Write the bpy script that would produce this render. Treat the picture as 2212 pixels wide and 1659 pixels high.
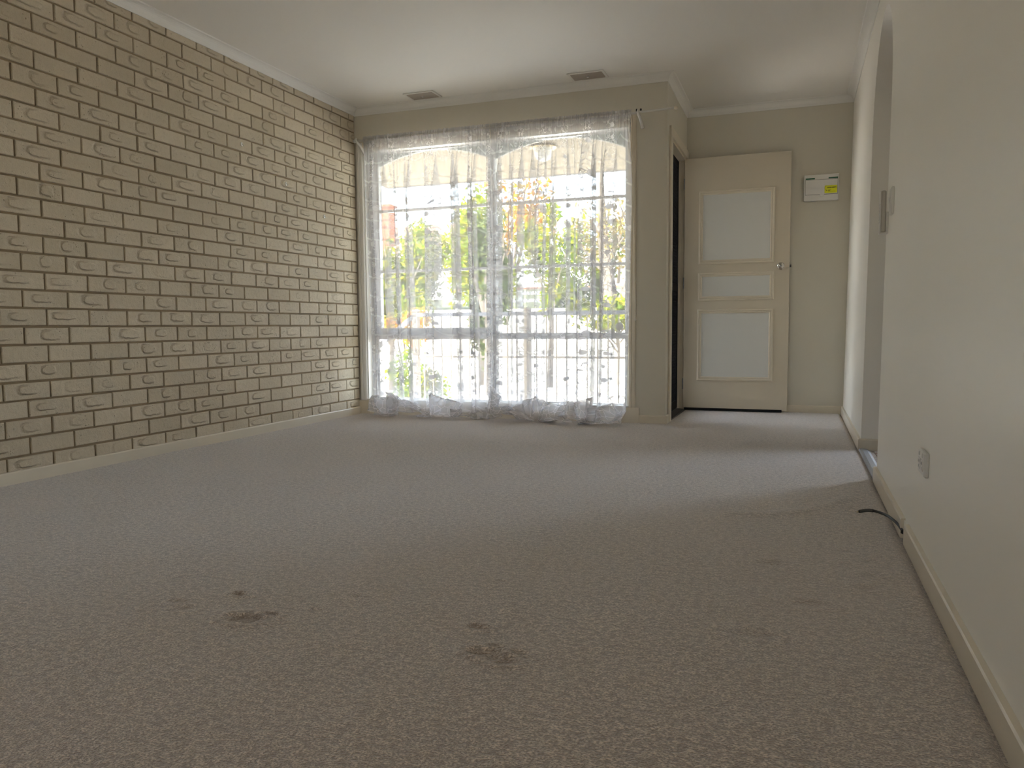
import bpy, math, random
from mathutils import Vector, Matrix, noise

# ------------------------------------------------------------------ clear
for o in list(bpy.data.objects):
    bpy.data.objects.remove(o)
S = bpy.context.scene
COL = S.collection
R = math.radians
rnd = random.Random(7)

# ------------------------------------------------------------------ camera
IW, IH, FPX = 2212.0, 1659.0, 1689.03
YAW, PITCH, ROLL = 0.3492, -0.0736, -0.0076
CAM = Vector((3.3807, -5.6234, 0.7064))
fw = Vector((-math.sin(YAW) * math.cos(PITCH), math.cos(YAW) * math.cos(PITCH), math.sin(PITCH)))
rt0 = Vector((math.cos(YAW), math.sin(YAW), 0))
up0 = rt0.cross(fw)
rt = math.cos(ROLL) * rt0 + math.sin(ROLL) * up0
up = -math.sin(ROLL) * rt0 + math.cos(ROLL) * up0
cd = bpy.data.cameras.new('camera')
cam = bpy.data.objects.new('camera', cd)
COL.objects.link(cam)
cd.sensor_fit = 'HORIZONTAL'
cd.sensor_width = 36.0
cd.lens = FPX / IW * 36.0
cd.clip_start = 0.02
cd.clip_end = 500
m = Matrix((rt, up, -fw)).transposed().to_4x4()
m.translation = CAM
cam.matrix_world = m
S.camera = cam


def project(p):
    d = Vector(p) - CAM
    z = d.dot(fw)
    if z < 0.05:
        return None
    return (IW / 2 + FPX * d.dot(rt) / z, IH / 2 - FPX * d.dot(up) / z)


# ------------------------------------------------------------------ world, sun, exposure
SUN_EL, SUN_AZ = 52.0, 205.0            # sun stands behind the house
w = bpy.data.worlds.new('sky')
S.world = w
w.use_nodes = True
wn = w.node_tree
wn.nodes.clear()
sky = wn.nodes.new('ShaderNodeTexSky')
sky.sky_type = 'NISHITA'
sky.sun_disc = False
sky.sun_elevation = R(SUN_EL)
sky.sun_rotation = R(SUN_AZ)
sky.air_density = 1.0
sky.dust_density = 1.6
sky.ozone_density = 1.0
bg = wn.nodes.new('ShaderNodeBackground')
bg.inputs['Strength'].default_value = 0.46
wo = wn.nodes.new('ShaderNodeOutputWorld')
hs = wn.nodes.new('ShaderNodeHueSaturation')
hs.inputs['Saturation'].default_value = 0.55
wn.links.new(sky.outputs[0], hs.inputs['Color'])
wn.links.new(hs.outputs[0], bg.inputs[0])
wn.links.new(bg.outputs[0], wo.inputs[0])

sd = bpy.data.lights.new('sun', 'SUN')
sd.energy = 8.0
sd.angle = R(0.6)
sd.color = (1.0, 0.94, 0.84)
sun = bpy.data.objects.new('sun', sd)
COL.objects.link(sun)
az = R(SUN_AZ)
sdir = Vector((math.sin(az) * math.cos(R(SUN_EL)), math.cos(az) * math.cos(R(SUN_EL)), math.sin(R(SUN_EL))))
sun.rotation_euler = sdir.to_track_quat('Z', 'Y').to_euler()
sun.location = (0, -20, 20)


def portal(name, loc, rot, sx, sy):
    l = bpy.data.lights.new(name, 'AREA')
    l.shape = 'RECTANGLE'
    l.size, l.size_y = sx, sy
    l.cycles.is_portal = True
    o = bpy.data.objects.new(name, l)
    o.location = loc
    o.rotation_euler = rot
    COL.objects.link(o)


portal('window_portal', (1.15, 0.20, 1.1), (R(-90), 0, 0), 2.2, 2.1)
portal('rear_portal', (1.95, -8.15, 1.5), (R(90), 0, 0), 0.7, 0.8)
portal('hall_portal', (5.45, 0.12, 1.27), (0, R(90), 0), 1.95, 1.05)
portal('door_portal', (2.37, 0.57, 1.02), (0, R(-90), 0), 2.0, 0.75)

vs = S.view_settings
vs.view_transform = 'Standard'
vs.look = 'None'
vs.gamma = 1.0
vs.use_curve_mapping = False
vs.exposure = 2.43
S.cycles.transparent_max_bounces = 32
S.cycles.max_bounces = 14
S.cycles.diffuse_bounces = 8

# ------------------------------------------------------------------ node helpers


class NT:
    def __init__(self, name):
        self.m = bpy.data.materials.new(name)
        self.m.use_nodes = True
        self.t = self.m.node_tree
        self.t.nodes.clear()

    def n(self, typ, ins=None, **kw):
        nd = self.t.nodes.new('ShaderNode' + typ)
        for k, v in kw.items():
            setattr(nd, k, v)
        for k, v in (ins or {}).items():
            s = nd.inputs[k]
            if hasattr(v, 'is_output') or isinstance(v, bpy.types.NodeSocket):
                self.t.links.new(v, s)
            else:
                s.default_value = v
        return nd

    def math(self, op, a, b=None, c=None, clamp=False):
        ins = {0: a}
        if b is not None:
            ins[1] = b
        if c is not None:
            ins[2] = c
        nd = self.n('Math', ins, operation=op)
        nd.use_clamp = clamp
        return nd.outputs[0]

    def smooth(self, v, lo, hi, a=0.0, b=1.0):
        nd = self.n('MapRange', {0: v, 1: lo, 2: hi, 3: a, 4: b}, interpolation_type='SMOOTHSTEP')
        return nd.outputs[0]

    def lin(self, v, lo, hi, a=0.0, b=1.0):
        return self.n('MapRange', {0: v, 1: lo, 2: hi, 3: a, 4: b}).outputs[0]

    def mix(self, f, a, b):
        nd = self.n('Mix', data_type='RGBA')
        for i, v in ((0, f), (6, a), (7, b)):
            s = nd.inputs[i]
            if isinstance(v, bpy.types.NodeSocket):
                self.t.links.new(v, s)
            else:
                s.default_value = v if i == 0 or len(v) == 4 else (*v, 1)
        return nd.outputs[2]

    def noise(self, vec, scale, detail=3, rough=0.5, dim='3D'):
        return self.n('TexNoise', {'Vector': vec, 'Scale': scale, 'Detail': detail, 'Roughness': rough}, noise_dimensions=dim).outputs[0]

    def out(self, shader):
        o = self.n('OutputMaterial')
        self.t.links.new(shader, o.inputs[0])
        return self.m

    def bump(self, h, strength, dist):
        return self.n('Bump', {'Height': h, 'Strength': strength, 'Distance': dist}).outputs[0]


def C4(c):
    return (*c, 1)


def paint(name, col, rough=0.6, var=0.05, scale=3.0, bump=0.15, bscale=180.0, metal=0.0, spec=0.5):
    t = NT(name)
    co = t.n('TexCoord').outputs['Object']
    nz = t.noise(co, scale, 4)
    d = tuple(c * (1 - var) for c in col)
    l = tuple(min(1, c * (1 + var)) for c in col)
    c = t.mix(nz, d, l)
    ins = {'Base Color': c, 'Roughness': rough, 'Metallic': metal, 'Specular IOR Level': spec}
    if bump:
        ins['Normal'] = t.bump(t.noise(co, bscale, 2), bump, 0.002)
    return t.out(t.n('BsdfPrincipled', ins).outputs[0])


M = {}
M['wall'] = paint('wall_paint', (0.65, 0.61, 0.515), 0.42, 0.03, 1.2, 0.10, 220)
M['hall'] = paint('darkened_hall_paint', (0.14, 0.105, 0.075), 0.6, 0.03, 1.2, 0.10, 220)  # unseen hall walls, darkened so less light bounces onto the arch jamb
M['wall_right'] = paint('satin_lightened_wall_paint', (0.87, 0.84, 0.765), 0.34, 0.02, 1.2, 0.08, 220)  # satin, made whiter than the other walls to stand in for window light
M['ceiling'] = paint('ceiling_paint', (0.82, 0.80, 0.76), 0.8, 0.02, 1.0, 0.05, 160)
M['cornice'] = paint('cornice_paint', (0.80, 0.785, 0.75), 0.6, 0.02, 2, 0.05, 200)
M['trim'] = paint('cream_gloss_trim', (0.70, 0.63, 0.51), 0.35, 0.05, 6, 0.06, 90)
M['white_trim'] = paint('white_gloss_trim', (0.74, 0.72, 0.68), 0.35, 0.03, 6, 0.04, 90)
M['window_frame'] = paint('white_window_frame', (0.70, 0.70, 0.70), 0.4, 0.02, 5, 0)
M['door'] = paint('door_cream_paint', (0.62, 0.55, 0.435), 0.42, 0.04, 4, 0.08, 120)
M['door_panel'] = paint('door_white_panel_paint', (0.66, 0.655, 0.62), 0.5, 0.02, 4, 0.05, 160)
M['plastic'] = paint('white_plastic', (0.72, 0.70, 0.66), 0.3, 0.01, 5, 0)
M['hook'] = paint('glossy_white_plastic', (0.92, 0.90, 0.86), 0.12, 0.01, 5, 0)
M['grey_plastic'] = paint('grey_plastic', (0.50, 0.47, 0.42), 0.35, 0.02, 5, 0)
M['black'] = paint('black_rubber', (0.012, 0.012, 0.013), 0.45, 0.1, 30, 0)
M['dark_grey'] = paint('dark_sleeve', (0.09, 0.09, 0.08), 0.5, 0.1, 40, 0)
M['chrome'] = paint('satin_chrome', (0.62, 0.60, 0.56), 0.12, 0.02, 5, 0, metal=1.0)
M['steel'] = paint('dull_steel', (0.36, 0.37, 0.38), 0.6, 0.06, 20, 0.05, 60, metal=0.9)
M['brass'] = paint('aged_brass', (0.45, 0.36, 0.2), 0.35, 0.06, 20, 0, metal=0.9)
M['screen'] = paint('black_powdercoat', (0.008, 0.008, 0.009), 0.6, 0.05, 10, 0, spec=0.2)
M['sill'] = paint('dark_stained_sill', (0.035, 0.028, 0.024), 0.35, 0.15, 12, 0.1, 60)
M['green'] = paint('green_label', (0.005, 0.11, 0.045), 0.4, 0.02, 5, 0)
M['yellow'] = paint('yellow_label', (0.80, 0.80, 0.01), 0.45, 0.01, 5, 0)
M['print'] = paint('black_print', (0.03, 0.03, 0.01), 0.5, 0.0, 5, 0)
M['vent'] = paint('taupe_vent', (0.40, 0.35, 0.30), 0.5, 0.03, 8, 0)
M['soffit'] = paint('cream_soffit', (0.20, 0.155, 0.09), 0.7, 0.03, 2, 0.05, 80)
M['mortar'] = paint('raked_mortar', (0.31, 0.235, 0.145), 0.9, 0.15, 30, 0.5, 300)
M['lino'] = None
M['concrete'] = paint('pale_concrete', (0.66, 0.63, 0.58), 0.85, 0.10, 2, 0.2, 40)
M['render_wall'] = paint('pale_rendered_wall', (0.78, 0.76, 0.72), 0.85, 0.05, 1, 0.2, 30)
M['lawn'] = paint('dry_lawn', (0.045, 0.055, 0.014), 0.9, 0.4, 3, 0.5, 30)
M['timber'] = paint('weathered_timber', (0.24, 0.20, 0.155), 0.75, 0.15, 12, 0.2, 60)
M['grey_rail'] = paint('grey_painted_rail', (0.14, 0.145, 0.165), 0.6, 0.08, 12, 0.1, 60)
M['white_board'] = paint('white_fence_board', (0.82, 0.82, 0.80), 0.7, 0.05, 8, 0.1, 60)
M['red_board'] = paint('red_brown_board', (0.50, 0.16, 0.08), 0.7, 0.1, 8, 0.1, 60)
M['orange_brick'] = paint('orange_chimney_brick', (0.30, 0.10, 0.045), 0.8, 0.12, 10, 0.2, 60)
M['roof'] = paint('terracotta_roof', (0.26, 0.16, 0.11), 0.8, 0.15, 6, 0.2, 40)
M['bark'] = paint('grey_bark', (0.11, 0.09, 0.07), 0.9, 0.3, 9, 0.6, 25)


def lino():
    t = NT('worn_brown_lino')
    co = t.n('TexCoord').outputs['Object']
    a = t.smooth(t.noise(co, 7, 5, 0.65), 0.42, 0.56)
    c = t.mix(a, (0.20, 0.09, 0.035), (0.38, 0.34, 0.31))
    return t.out(t.n('BsdfPrincipled', {'Base Color': c, 'Roughness': 0.4}).outputs[0])


M['lino'] = lino()


def leafmat(name, a, b, c):
    t = NT(name)
    co = t.n('TexCoord').outputs['Object']
    f1 = t.smooth(t.noise(co, 1.6, 2), 0.35, 0.65)
    f2 = t.smooth(t.noise(co, 9.0, 2), 0.40, 0.62)
    col = t.mix(f2, t.mix(f1, a, b), c)
    d = t.n('BsdfDiffuse', {'Color': col})
    tr = t.n('BsdfTranslucent', {'Color': col})
    mx = t.n('MixShader', {0: 0.45, 1: d.outputs[0], 2: tr.outputs[0]})
    return t.out(mx.outputs[0])


M['leaf_green'] = leafmat('green_leaves', (0.06, 0.105, 0.006), (0.125, 0.19, 0.010), (0.24, 0.22, 0.015))
M['leaf_yellow'] = leafmat('yellow_green_leaves', (0.15, 0.20, 0.008), (0.30, 0.25, 0.012), (0.09, 0.15, 0.008))
M['leaf_orange'] = leafmat('orange_leaves', (0.42, 0.12, 0.025), (0.48, 0.22, 0.04), (0.3, 0.25, 0.03))
M['leaf_dark'] = leafmat('dark_leaves', (0.03, 0.05, 0.014), (0.055, 0.08, 0.022), (0.09, 0.11, 0.035))
M['leaf_brown'] = leafmat('tan_leaves', (0.22, 0.14, 0.06), (0.28, 0.20, 0.09), (0.16, 0.15, 0.045))


def glassmat():
    t = NT('clear_window_glass')
    g = t.n('BsdfGlossy', {'Color': C4((1, 1, 1)), 'Roughness': 0.02})
    tr = t.n('BsdfTransparent', {'Color': C4((0.96, 0.98, 0.97))})
    return t.out(t.n('MixShader', {0: 0.04, 1: tr.outputs[0], 2: g.outputs[0]}).outputs[0])


M['glass'] = glassmat()


def brickmat():
    t = NT('cream_painted_brick')
    tc = t.n('TexCoord')
    geo = t.n('NewGeometry')
    at = t.n('Attribute', attribute_name='rnd').outputs['Fac']
    oi = t.n('ObjectInfo').outputs['Random']
    seed = t.math('ADD', t.math('MULTIPLY', at, 17.31), t.math('MULTIPLY', oi, 91.7))
    wn_ = t.n('TexWhiteNoise', {'W': seed}, noise_dimensions='1D')
    sep = t.n('SeparateColor', {0: wn_.outputs['Color']})
    r1, r2, r3 = sep.outputs[0], sep.outputs[1], sep.outputs[2]
    uv = t.n('SeparateXYZ', {0: tc.outputs['UV']})
    # thumb-print like oval left in the face of each brick
    nz = t.noise(geo.outputs['Position'], 28, 3)
    wob = t.math('MULTIPLY', t.math('SUBTRACT', nz, 0.5), 0.55)
    ax = t.lin(r1, 0, 1, 0.032, 0.075)
    ay = t.lin(r2, 0, 1, 0.016, 0.027)
    px = t.math('SUBTRACT', uv.outputs[0], t.lin(r2, 0, 1, 0.085, 0.15))
    py = t.math('SUBTRACT', uv.outputs[1], t.lin(r3, 0, 1, 0.034, 0.044))
    ex = t.math('DIVIDE', px, ax)
    ey = t.math('DIVIDE', py, ay)
    # superellipse
    q = t.math('POWER', t.math('ADD', t.math('POWER', t.math('ABSOLUTE', ex), 3.0), t.math('POWER', t.math('ABSOLUTE', ey), 3.0)), 0.3333)
    q = t.math('ADD', q, wob)
    ring = t.math('SUBTRACT', t.smooth(q, 0.70, 0.97), t.smooth(q, 1.03, 1.30))
    side = t.smooth(t.math('SUBTRACT', t.math('MULTIPLY', ex, -1.0), t.math('MULTIPLY', ey, 0.4)), -0.6, 0.6)
    has = t.smooth(r3, 0.22, 0.60)
    oval = t.math('MULTIPLY', t.math('MULTIPLY', ring, side), has)
    grain = t.noise(geo.outputs['Position'], 210, 4, 0.6)
    med = t.noise(geo.outputs['Position'], 46, 4, 0.6)
    pit = t.smooth(t.n('TexVoronoi', {'Vector': geo.outputs['Position'], 'Scale': 62.0}).outputs[0], 0.06, 0.20)
    pitm = t.smooth(t.noise(geo.outputs['Position'], 11, 2), 0.52, 0.62)
    pit = t.math('MULTIPLY', t.math('SUBTRACT', 1.0, pit), pitm)
    h = t.math('ADD', t.math('MULTIPLY', grain, 0.25), t.math('MULTIPLY', med, 0.5))
    h = t.math('SUBTRACT', h, t.math('MULTIPLY', pit, 0.55))
    h = t.math('SUBTRACT', h, t.math('MULTIPLY', oval, 0.62))
    h = t.math('ADD', h, t.math('MULTIPLY', t.smooth(q, 1.1, 0.8), t.math('MULTIPLY', has, 0.35)))
    base = t.mix(r1, (0.57, 0.49, 0.36), (0.645, 0.56, 0.425))
    base = t.mix(t.math('MULTIPLY', t.smooth(grain, 0.52, 0.72), 0.45), base, (0.45, 0.38, 0.275))
    base = t.mix(t.math('MULTIPLY', t.smooth(med, 0.45, 0.75), 0.30), base, (0.50, 0.43, 0.32))
    base = t.mix(t.math('MULTIPLY', t.math('ADD', pit, oval), 0.32, clamp=True), base, (0.28, 0.21, 0.13))
    bs = t.n('BsdfPrincipled', {'Base Color': base, 'Roughness': 0.62, 'Specular IOR Level': 0.3, 'Normal': t.bump(h, 1.0, 0.009)})
    return t.out(bs.outputs[0])


M['brick'] = brickmat()


def carpetmat():
    t = NT('beige_pile_carpet')
    co = t.n('TexCoord').outputs['Object']
    st = t.n('Mapping', {'Vector': co, 'Scale': (1.0, 1.35, 1.0)}).outputs[0]
    tuft = t.noise(st, 190, 3, 0.6)
    mid = t.noise(st, 55, 4, 0.65)
    clump = t.noise(co, 9, 4, 0.6)
    big = t.noise(co, 1.1, 3, 0.55)
    burn = t.n('Attribute', attribute_name='burn').outputs['Fac']
    h = t.math('ADD', t.math('MULTIPLY', tuft, 0.6), t.math('ADD', t.math('MULTIPLY', mid, 0.65), t.math('MULTIPLY', clump, 0.5)))
    c = t.mix(t.smooth(tuft, 0.34, 0.66), (0.245, 0.188, 0.143), (0.86, 0.735, 0.61))
    c = t.mix(t.math('MULTIPLY', t.smooth(mid, 0.60, 0.36), 0.78), c, (0.25, 0.188, 0.148))
    c = t.mix(t.math('MULTIPLY', t.smooth(big, 0.45, 0.65), 0.22), c, (0.50, 0.39, 0.31))
    c = t.mix(t.math('MULTIPLY', burn, 0.5, clamp=True), c, (0.15, 0.092, 0.05))
    bs = t.n('BsdfPrincipled', {'Base Color': c, 'Roughness': 0.95, 'Specular IOR Level': 0.1,
                                'Sheen Weight': 0.9, 'Sheen Roughness': 0.45, 'Normal': t.bump(h, 0.9, 0.007)})
    return t.out(bs.outputs[0])


M['carpet'] = carpetmat()


def lacemat(name, dens=1.0):
    t = NT(name)
    uv = t.n('TexCoord').outputs['UV']
    s = t.n('SeparateXYZ', {0: uv})
    u, v = s.outputs[0], s.outputs[1]
    # swags: hanging arcs between columns, every 15 cm
    au = t.math('ABSOLUTE', t.math('SINE', t.math('MULTIPLY', u, math.pi / 0.17)))
    f = t.math('FRACT', t.math('DIVIDE', t.math('SUBTRACT', v, t.math('MULTIPLY', au, 0.055)), 0.15))
    swag = t.math('SUBTRACT', t.smooth(f, 0.02, 0.06), t.smooth(f, 0.11, 0.15))
    # floral columns, a motif every 10 cm
    cu = t.math('SUBTRACT', t.math('FRACT', t.math('DIVIDE', u, 0.34)), 0.5)
    cu = t.math('MULTIPLY', t.math('ABSOLUTE', cu), 0.34)
    colm = t.smooth(cu, 0.062, 0.045)
    vor = t.n('TexVoronoi', {'Vector': uv, 'Scale': 34.0}, feature='DISTANCE_TO_EDGE').outputs[0]
    vo2 = t.n('TexVoronoi', {'Vector': uv, 'Scale': 16.0}).outputs[0]
    flower = t.math('MAXIMUM', t.smooth(vor, 0.05, 0.02), t.smooth(vo2, 0.34, 0.26))
    ladder = t.math('SUBTRACT', t.smooth(t.math('FRACT', t.math('DIVIDE', v, 0.115)), 0.30, 0.36), t.smooth(t.math('FRACT', t.math('DIVIDE', v, 0.115)), 0.90, 0.96))
    flo = t.math('MULTIPLY', colm, t.math('MULTIPLY', flower, t.math('ADD', 0.45, t.math('MULTIPLY', ladder, 0.55))))
    # small sprigs in the open field
    vo3 = t.n('TexVoronoi', {'Vector': uv, 'Scale': 11.0}).outputs[0]
    sprig = t.math('MULTIPLY', t.smooth(vo3, 0.26, 0.20), t.smooth(vor, 0.02, 0.06))
    sprig = t.math('MULTIPLY', sprig, 0.45)
    # border along the hem
    bo = t.math('MULTIPLY', t.smooth(v, 2.12, 2.15), t.math('ADD', 0.25, t.math('MULTIPLY', flower, 0.6)))
    # gathered heading
    hd = t.math('MULTIPLY', t.smooth(v, 0.075, 0.03), 0.75)
    pat = t.math('MAXIMUM', t.math('MAXIMUM', t.math('MULTIPLY', swag, 0.34), flo), t.math('MAXIMUM', sprig, t.math('MAXIMUM', bo, hd)))
    # fine net
    net = t.n('TexWhiteNoise', {'Vector': t.n('VectorMath', {0: uv, 1: (700.0, 700.0, 1.0)}, operation='MULTIPLY').outputs[0]}, noise_dimensions='2D').outputs[0]
    base = t.math('ADD', 0.35 * dens, t.math('MULTIPLY', net, 0.06))
    alpha = t.math('ADD', base, t.math('MULTIPLY', pat, 0.60 * dens), clamp=True)
    d = t.n('BsdfDiffuse', {'Color': C4((0.90, 0.88, 0.86))})
    tcol = t.mix(t.smooth(v, 1.93, 2.10), (0.40, 0.39, 0.41), (0.78, 0.77, 0.80))  # paler towards the hem, standing in for skylight glowing through it
    tr = t.n('BsdfTranslucent', {'Color': tcol})
    cloth = t.n('MixShader', {0: 0.5, 1: d.outputs[0], 2: tr.outputs[0]})
    tp = t.n('BsdfTransparent')
    return t.out(t.n('MixShader', {0: alpha, 1: tp.outputs[0], 2: cloth.outputs[0]}).outputs[0])


M['lace'] = lacemat('white_lace', 1.0)

# ------------------------------------------------------------------ mesh helpers


class MB:
    def __init__(self):
        self.v, self.f = [], []

    def add(self, vs, fs):
        b = len(self.v)
        self.v += [tuple(p) for p in vs]
        self.f += [tuple(i + b for i in q) for q in fs]
        return self

    def box(self, x0, x1, y0, y1, z0, z1, bv=0.0):
        if bv <= 0:
            vs = [(x, y, z) for z in (z0, z1) for y in (y0, y1) for x in (x0, x1)]
            return self.add(vs, [(0, 2, 3, 1), (4, 5, 7, 6), (0, 1, 5, 4), (2, 6, 7, 3), (0, 4, 6, 2), (1, 3, 7, 5)])
        lo, hi = (x0, y0, z0), (x1, y1, z1)
        vs, idx = [], {}
        for sx in (0, 1):
            for sy in (0, 1):
                for sz in (0, 1):
                    s = (sx, sy, sz)
                    for ax in range(3):
                        p = []
                        for k in range(3):
                            e = (lo, hi)[s[k]][k]
                            if k != ax:
                                e += bv if s[k] == 0 else -bv
                            p.append(e)
                        idx[(s, ax)] = len(vs)
                        vs.append(p)
        fs = []
        for ax in range(3):
            a, b = [k for k in range(3) if k != ax]
            for sd_ in (0, 1):
                q = []
                for (i, j) in ((0, 0), (1, 0), (1, 1), (0, 1)):
                    s = [0, 0, 0]
                    s[ax], s[a], s[b] = sd_, i, j
                    q.append(idx[(tuple(s), ax)])
                fs.append(q)
        for ax in range(3):
            a, b = [k for k in range(3) if k != ax]
            for i in (0, 1):
                for j in (0, 1):
                    s0, s1 = [0, 0, 0], [0, 0, 0]
                    s0[a] = s1[a] = i
                    s0[b] = s1[b] = j
                    s1[ax] = 1
                    fs.append([idx[(tuple(s0), a)], idx[(tuple(s1), a)], idx[(tuple(s1), b)], idx[(tuple(s0), b)]])
        for s in [(i, j, k) for i in (0, 1) for j in (0, 1) for k in (0, 1)]:
            fs.append([idx[(s, 0)], idx[(s, 1)], idx[(s, 2)]])
        return self.add(vs, fs)

    def tube(self, pts, r, n=10, cap=True):
        pts = [Vector(p) for p in pts]
        rs = r if isinstance(r, (list, tuple)) else [r] * len(pts)
        vs, fs = [], []
        t0 = (pts[1] - pts[0]).normalized()
        a = Vector((0, 0, 1)) if abs(t0.z) < 0.9 else Vector((1, 0, 0))
        nrm = t0.cross(a).normalized()
        for i, p in enumerate(pts):
            if i == 0:
                t = pts[1] - pts[0]
            elif i == len(pts) - 1:
                t = pts[-1] - pts[-2]
            else:
                t = pts[i + 1] - pts[i - 1]
            t.normalize()
            nrm = (nrm - t * nrm.dot(t)).normalized()
            bn = t.cross(nrm)
            for k in range(n):
                th = 2 * math.pi * k / n
                vs.append(p + (nrm * math.cos(th) + bn * math.sin(th)) * rs[i])
        for i in range(len(pts) - 1):
            for k in range(n):
                k2 = (k + 1) % n
                fs.append((i * n + k, i * n + k2, (i + 1) * n + k2, (i + 1) * n + k))
        if cap:
            fs.append(tuple(range(n))[::-1])
            fs.append(tuple((len(pts) - 1) * n + k for k in range(n)))
        return self.add(vs, fs)

    def lathe(self, o, axis, prof, n=24):
        """prof: list of (r, h) along axis from origin o"""
        o = Vector(o)
        ax = Vector(axis).normalized()
        a = Vector((0, 0, 1)) if abs(ax.z) < 0.9 else Vector((1, 0, 0))
        e1 = ax.cross(a).normalized()
        e2 = ax.cross(e1)
        vs, fs = [], []
        for r, h in prof:
            for k in range(n):
                th = 2 * math.pi * k / n
                vs.append(o + ax * h + (e1 * math.cos(th) + e2 * math.sin(th)) * r)
        for i in range(len(prof) - 1):
            for k in range(n):
                k2 = (k + 1) % n
                fs.append((i * n + k, i * n + k2, (i + 1) * n + k2, (i + 1) * n + k))
        fs.append(tuple(range(n)))
        fs.append(tuple((len(prof) - 1) * n + k for k in range(n))[::-1])
        return self.add(vs, fs)

    def prism(self, poly, ax, a0, a1):
        """extrude a polygon (list of 2D) along axis ax ('x','y','z')"""
        def P(p, h):
            return {'x': (h, p[0], p[1]), 'y': (p[0], h, p[1]), 'z': (p[0], p[1], h)}[ax]
        n = len(poly)
        vs = [P(p, a0) for p in poly] + [P(p, a1) for p in poly]
        fs = [tuple(range(n)), tuple(range(2 * n - 1, n - 1, -1))]
        fs += [(i, (i + 1) % n, n + (i + 1) % n, n + i) for i in range(n)]
        return self.add(vs, fs)

    def mesh(self, name, mat, smooth=False):
        me = bpy.data.meshes.new(name)
        me.from_pydata(self.v, [], self.f)
        import bmesh
        b = bmesh.new()
        b.from_mesh(me)
        bmesh.ops.recalc_face_normals(b, faces=b.faces)
        b.to_mesh(me)
        b.free()
        if mat:
            me.materials.append(M[mat])
        if smooth:
            for p in me.polygons:
                p.use_smooth = True
        return me

    def build(self, name, mat, parent=None, smooth=False, loc=None):
        me = self.mesh(name, mat, smooth)
        o = bpy.data.objects.new(name, me)
        COL.objects.link(o)
        if parent:
            o.parent = parent
        if loc:
            o.location = loc
        return o


def empty(name, loc=(0, 0, 0)):
    o = bpy.data.objects.new(name, None)
    o.empty_display_size = 0.05
    COL.objects.link(o)
    o.location = loc
    return o


def tag(o, label=None, cat=None, group=None, kind=None):
    if label:
        o['label'] = label
    if cat:
        o['category'] = cat
    if group:
        o['group'] = group
    if kind:
        o['kind'] = kind
    return o


def struct(o, label, cat='structure'):
    return tag(o, label, cat, kind='structure')


def thing(name, loc, label, cat, group=None):
    return tag(empty(name, loc), label, cat, group)


class Sub:
    """builder whose coordinates are world coordinates but whose parent sits at an offset"""
    def __init__(self, root):
        self.root = root

    def __call__(self, name, mat, mb, smooth=False, parent=None):
        o = self.root.matrix_basis.translation
        mb.v = [(p[0] - o.x, p[1] - o.y, p[2] - o.z) for p in mb.v]
        ob = mb.build(name, mat, parent or self.root, smooth)
        return ob


# ------------------------------------------------------------------ room dimensions
H = 2.455           # ceiling
CD = 0.055          # cornice size
YR = -8.0           # rear wall
YB = 1.04           # back wall of the entry
XE = 2.503          # entry return


def WX(z):          # right wall leans out very slightly
    return 3.732 + 0.012 * z


# ---- floor (carpet)
burns = [(2.001, -3.959, .014, .9), (2.128, -4.098, .030, 1.0), (2.175, -4.055, .013, .8), (1.891, -4.06, .02, .35), (1.93, -4.09, .018, .35),
         (2.687, -3.966, .016, .8), (2.755, -4.095, .022, .9), (2.80, -4.118, .022, .9), (2.77, -4.06, .012, .6), (2.83, -4.07, .012, .5),
         (2.614, -3.627, .006, 1.0), (2.305, -3.873, .005, 1.0), (2.25, -3.99, .006, .8),
         (3.314, -3.225, .022, .7), (3.345, -3.22, .02, .5), (3.587, -3.256, .018, .7), (3.566, -3.375, .022, .6), (3.60, -3.12, .014, .6), (3.53, -3.02, .016, .5),
         (3.275, -2.50, .02, .4), (3.601, -2.45, .02, .4), (3.58, -2.40, .016, .4), (3.42, -3.55, .03, .5), (3.3, -3.8, .03, .4),
         (1.62, -1.2, .02, .4), (1.3, -1.7, .02, .3), (2.9, -.2, .02, .4), (3.2, -.45, .018, .5), (3.5, -.3, .02, .4), (2.4, -1.1, .02, .4), (2.2, -2.2, .012, .6)]
xs = []
x = 0.0
while x < 3.735:
    xs.append(x)
    x += .0075 if 1.84 < x < 2.88 else .015
xs += [3.735, 3.80]
ys = []
y = YR - 0.05
while y < YB + 0.05:
    ys.append(y)
    y += 0.007 if -4.20 < y < -3.90 else 0.012 if -4.5 < y < -3.4 else (0.025 if -3.4 <= y < -2.2 else 0.05)
ys.append(YB + 0.05)
vs, bv = [], []
ripple = [Vector((3.18, -2.62)), Vector((3.30, -2.60)), Vector((3.42, -2.50)), Vector((3.52, -2.36)), Vector((3.60, -2.2))]


def segd(p, a, b):
    t = max(0, min(1, (p - a).dot(b - a) / (b - a).length_squared))
    return (p - a - (b - a) * t).length


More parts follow.
